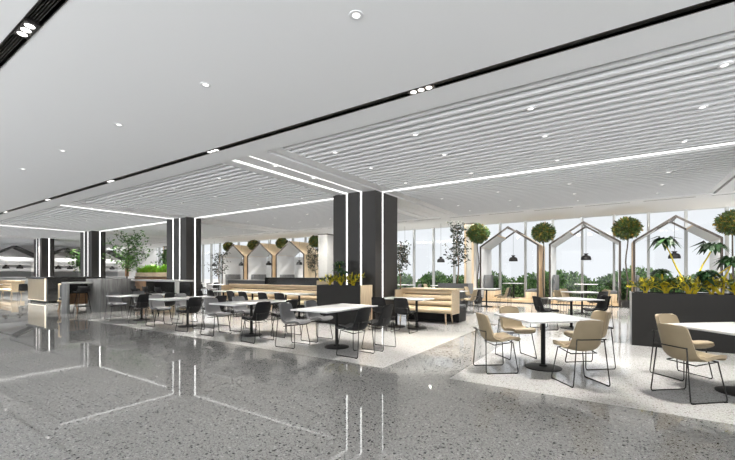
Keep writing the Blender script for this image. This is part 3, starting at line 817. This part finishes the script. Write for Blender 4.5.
def bench_kit(l, tall):
    k = [('base', MB().rbox(-.24, .24, -l/2, l/2, 0, .36, .006).mesh('base', M['wood_v'], 'auto')),
         ('cushion', MB().rbox(-.24, .25, -l/2, l/2, .36, .46, .03, 3).mesh('cushion', M['grey_uph'], 'auto'))]
    if tall:
        b = MB()
        for q in range(6): b.rbox(-.25, -.14, -l/2+l*q/6+.004, -l/2+l*(q+1)/6-.004, .46, 1.15, .03, 3)
        k.append(('backrest', b.mesh('backrest', M['grey_uph'], 'auto')))
    return k
BK_T, BK_L = bench_kit(1.4, True), bench_kit(1.4, False)
names = ['first gabled booth beside the pale column', 'middle gabled booth', 'gabled booth behind the black planter']
for i, (q0, q1) in enumerate(((-.3015,-.1562), (-.1338,.01136), (.0317,.1784))):
    cx = (q0+q1)/2*YH; nm = names[i]
    place(HS, 'gabled_booth', ['first open gabled booth frame by the pale column, oak walls and grey lining', 'middle open gabled booth frame by the windows, between two topiary trees', 'open gabled booth frame by the windows behind the long black planter'][i], 'booth', (cx, YH, 0), 0, 'gabled booths by the windows')
    place(PEND_H, 'pendant_lamp', 'black domed hanging lamp inside the %s' % nm, 'lamp', (cx+.05, YH+.9, 1.98), 0, 'booth hanging lamps')
    place(TK_SMALL, 'dining_table', 'white table on the deck of the %s' % nm, 'table', (cx+.05, YH+1.0, .16), 0, 'booth tables')
    place(BK_T, 'booth_bench', 'tall-backed grey bench inside the %s' % nm, 'bench', (cx-.97, YH+1.0, .16), 0, 'tall booth benches')
    place(BK_L, 'booth_bench', 'low oak bench with grey cushion inside the %s' % nm, 'bench', (cx+.97, YH+1.0, .16), PI, 'low booth benches')
for i, cx in enumerate((-18.58, -21.62, -24.68)):
    nm = '%s far gabled booth from the big pillar' % ORD[i]
    place(HSB, 'gabled_booth', 'oak gabled booth with grey screens, %s of the far row from the big pillar' % ORD[i], 'booth', (cx, YH, 0), 0, 'far gabled booths')
    place(PEND_H, 'pendant_lamp', 'black hanging lamp inside the %s' % nm, 'lamp', (cx+.55, YH+.4, 1.98), 0, 'far booth hanging lamps')
    place(BK_T, 'booth_bench', 'grey bench with tall back inside the %s' % nm, 'bench', (cx-.9, YH+.9, .16), 0, 'far booth benches')
    place(TK_SMALL, 'dining_table', 'white table inside the %s' % nm, 'table', (cx+.1, YH+.95, .16), 0, 'far booth tables')
for i, (x, lab) in enumerate(((-9.97, 'black hanging lamp by the windows, close to the big pillar'), (-7.8, 'black hanging lamp by the windows, close to the olive tree'), (-27.7, 'black hanging lamp beyond the counter pillar by far windows'))):
    place(PEND_W, 'pendant_lamp', lab, 'lamp', (x, 19.0, 1.98), 0, 'hanging lamps by the windows')

# ------------------------------------------------------------------ bar and counters
t = thing('stone_counter', 'grey stone block counter with framed niche in front of the counter pillar', 'counter', (-15.4, 6.55, 0))
MB().rbox(-.90, .32, -.68, .45, 0, 1.19, .008).build('stone_block', M['grey_wood'], t, 'auto')
MB().rbox(.32, 3.35, .30, .94, 1.10, 1.16, .006).build('worktop', M['grey_edge'], t, 'auto')
MB().rbox(3.27, 3.35, .30, .42, 0, 1.10, .006).build('end_panel', M['grey_edge'], t, 'auto')
MB().box(.32, 3.27, .84, .92, .60, 1.10).build('back_panel', M['black_gloss'], t)
MB().box(.32, 3.27, .80, .92, .0, .60).build('apron', M['wood_v'], t)
def stool_kit():
    pr = [(.19,.70),(.17,.725),(.08,.72),(-.06,.715),(-.13,.73),(-.17,.78),(-.19,.86),(-.20,.93)]
    bm = bmesh.new(); nu = 8
    g = [[bm.verts.new((x+(.05*abs(u/4-1)**2 if i > 3 else 0), (u/4-1)*(.20-.02*(i > 5)), z+.02*abs(u/4-1)**2)) for u in range(nu+1)] for i, (x, z) in enumerate(pr)]
    for i in range(len(pr)-1):
        for u in range(nu): bm.faces.new((g[i][u], g[i][u+1], g[i+1][u+1], g[i+1][u]))
    bmesh.ops.recalc_face_normals(bm, faces=bm.faces); bmesh.ops.solidify(bm, geom=bm.faces[:], thickness=.025); bmesh.ops.recalc_face_normals(bm, faces=bm.faces)
    me = bpy.data.meshes.new('seat_shell'); bm.to_mesh(me); bm.free(); me.shade_smooth(); me.materials.append(M['black_shell'])
    k = [('seat_shell', me)]
    for sx in (-1, 1):
        for sy in (-1, 1):
            k.append(('leg', MB().tube([(sx*.11, sy*.12, .70), (sx*.20, sy*.20, 0)], .012, 8).mesh('leg', M['black_metal'], True)))
    k.append(('footrest', MB().tube([(.175,-.175,.24),(.175,.175,.24),(-.175,.175,.24),(-.175,-.175,.24),(.175,-.175,.24)], .009, 8).mesh('footrest', M['black_metal'], True)))
    return k
STOOL = stool_kit()
for i, x in enumerate((-14.1, -13.3, -12.5)):
    place(STOOL, 'bar_stool', 'black bar stool at the grey niche counter, %s from the stone block' % ORD[i], 'stool', (x, 6.62, 0), PI/2, 'stools at the niche counter')
t = thing('high_table', 'narrow grey waterfall high table against the stone block, nearest the black bar', 'table', (-15.95, 5.10, 0))
MB().rbox(-.26, .25, 0, .76, 1.02, 1.08, .006).build('tabletop', M['grey_edge'], t, 'auto')
MB().rbox(-.26, .25, 0, .07, 0, 1.02, .006).build('end_panel', M['grey_wood'], t, 'auto')
MB().box(-.24, -.19, .07, .76, .66, 1.02).build('modesty_panel', M['black_gloss'], t)
MB().box(-.25, -.19, .07, .76, .28, .66).build('apron', M['wood_brown'], t)
place(STOOL, 'bar_stool', 'black bar stool at the narrow grey waterfall table beside the stone block', 'stool', (-15.45, 5.45, 0), PI)
t = thing('lounge_chair', 'oak chair with grey cushions between waterfall table and black bar', 'chair', (-17.0, 5.55, 0), math.radians(-20))
MB().rbox(-.30, .28, -.30, .30, .34, .41, .01).build('seat_frame', M['wood'], t, 'auto')
MB().rbox(-.26, .28, -.26, .26, .41, .50, .03, 3).build('seat_cushion', M['grey_uph'], t, 'auto')
MB().rbox(-.34, -.28, -.30, .30, .34, 1.0, .01).build('backrest', M['wood'], t, 'auto')
MB().rbox(-.28, -.20, -.25, .25, .50, .96, .03, 3).build('back_cushion', M['grey_uph'], t, 'auto')
for sx in (-1, 1):
    for sy in (-1, 1): MB().tube([(sx*.22, sy*.22, .36), (sx*.30, sy*.28, 0)], .024, 8, .014).build('leg', M['wood_brown'], t, 'auto')
t = thing('bar_counter', 'black bar counter with glowing champagne end panel before the bar pillar', 'counter', (-21.84, 6.31, 0))
MB().rbox(-2.62, .0, .04, 2.2, .10, 1.15, .008).build('body', M['black_gloss'], t, 'auto')
MB().rbox(-2.70, .04, -.03, 2.25, 1.15, 1.22, .008).build('worktop', M['black_gloss'], t, 'auto')
MB().box(-2.5, -.26, .0, .04, .12, 1.12).build('front_panel', M['gold'], t)
g = MB(); g.box(-.26, -.18, .005, .04, .10, 1.145); g.box(-2.5, -.26, -.004, .0, .105, .125)
g.build('light_trim', M['lit_panel'], t)
MB().box(-2.55, -.06, .10, 2.1, 0, .10).build('plinth', M['black_metal'], t)

# ------------------------------------------------------------------ food stalls at the far end
stall_fill = spot_data(360, 120, .8, .02)  # unseen spots without fixtures, added to brighten the dark stalls
for i, (y, lab) in enumerate(((9.2, 'food stall with black gabled canopy at the far end, nearest the hall'), (12.4, 'food stall with gabled canopy at the far end, behind the small dark pillar'), (15.6, 'food stall with gabled canopy at far end, nearest the windows'))):
    o = bpy.data.objects.new('lamp', stall_fill); COL.objects.link(o); o.location = (-37.2, y, 3.5); o.rotation_euler = (0, math.radians(25), 0)
    t = thing('food_stall', lab, 'stall', (-38.4, y, 0), 0, 'food stalls at the far end')
    hw = 1.45
    MB().rbox(-.3, .3, -hw, hw, 0, 1.05, .01).build('counter', M['shelf_grey'], t, 'auto')
    MB().rbox(-.34, .34, -hw-.02, hw+.02, 1.05, 1.10, .008).build('worktop', M['panel_white'], t, 'auto')
    for s in (-1, 1):
        MB().prism([(s*hw, 2.75), (0, 3.5), (0, 3.38), (s*hw, 2.62)], 'x', -1.0, .4).build('canopy', M['black_metal'], t)
        MB().box(-.1, .35, s*hw-.06, s*hw+.06, 1.1, 2.70).build('post', M['wood_brown'], t)
    for z in (1.55, 2.05): MB().box(-1.55, -1.2, -hw+.1, hw-.1, z, z+.04).build('shelf', M['panel_white'], t)
    MB().box(-1.58, -1.52, -hw+.1, hw-.1, 0, 2.6).build('back_panel', M['shelf_grey'], t)
    MB().rbox(-.05, .3, -hw+.06, hw-.06, 2.30, 2.62, .01).build('sign_board', M['shelf_grey'], t, 'auto')
    for j, dy in enumerate((-.5, .3)):
        place(pend_kit(.5), 'pendant_lamp', 'small black hanging lamp in the far food stall %s, %s one' % (['nearest the hall', 'behind the dark pillar', 'nearest the windows'][i], ORD[j]), 'lamp', (-38.5, y+dy, 1.75), 0, 'stall hanging lamps')
banquette(-33.5, -29.6, 6.9, 'ribbed oak bench at the far end beyond the glowing bar', False)
chair('black', -27.3, 6.9, 160, 'black chair alone beside the glowing bar, near the far oak bench', 'far end chairs')
place(TK_SMALL, 'dining_table', 'white table before the far oak bench beyond the glowing bar', 'table', (-30.5, 6.3, 0))

# ------------------------------------------------------------------ sky light
sun = bpy.data.lights.new('sun', 'SUN'); sun.energy = 5.0; sun.angle = math.radians(2); sun.color = (1, .96, .90)
so = bpy.data.objects.new('sun', sun); COL.objects.link(so); so.location = (10, 40, 30)
so.rotation_euler = Vector((-.28, -.72, -.72)).to_track_quat('-Z', 'Y').to_euler()
w = bpy.data.worlds.new('sky'); SC.world = w; w.use_nodes = True
nt = w.node_tree; bg = nt.nodes['Background']
tc = nt.nodes.new('ShaderNodeTexCoord'); sp = nt.nodes.new('ShaderNodeSeparateXYZ'); nt.links.new(tc.outputs['Generated'], sp.inputs[0])
def mrange(src, a, b, c, d):
    m = nt.nodes.new('ShaderNodeMapRange'); m.interpolation_type = 'SMOOTHSTEP'
    for k, v in (('From Min', a), ('From Max', b), ('To Min', c), ('To Max', d)): m.inputs[k].default_value = v
    nt.links.new(src, m.inputs['Value']); return m.outputs['Result']
sky = mrange(sp.outputs['Y'], .35, -.5, 1.10, 1.6)          # a brighter overcast sky on the hall side
low_glow = mrange(sp.outputs['Z'], -.01, -.10, 0, 5.0)          # glow added below the horizon, in place of lit ground, to brighten ceilings
ad = nt.nodes.new('ShaderNodeMath'); ad.operation = 'ADD'; nt.links.new(sky, ad.inputs[0]); nt.links.new(low_glow, ad.inputs[1])
nt.links.new(ad.outputs[0], bg.inputs['Strength'])
bg.inputs['Color'].default_value = (.95, .975, 1.0, 1)
vs_ = SC.view_settings
SC.display_settings.display_device = 'sRGB'
vs_.view_transform = 'Standard'; vs_.look = 'None'; vs_.gamma = 1; vs_.use_curve_mapping = False; vs_.exposure = .08
try:
    SC.cycles.max_bounces = 8; SC.cycles.diffuse_bounces = 4; SC.cycles.glossy_bounces = 4; SC.cycles.transparent_max_bounces = 16
    SC.cycles.use_denoising = True; SC.cycles.caustics_reflective = False; SC.cycles.caustics_refractive = False; SC.cycles.sample_clamp_indirect = 4
except Exception: pass
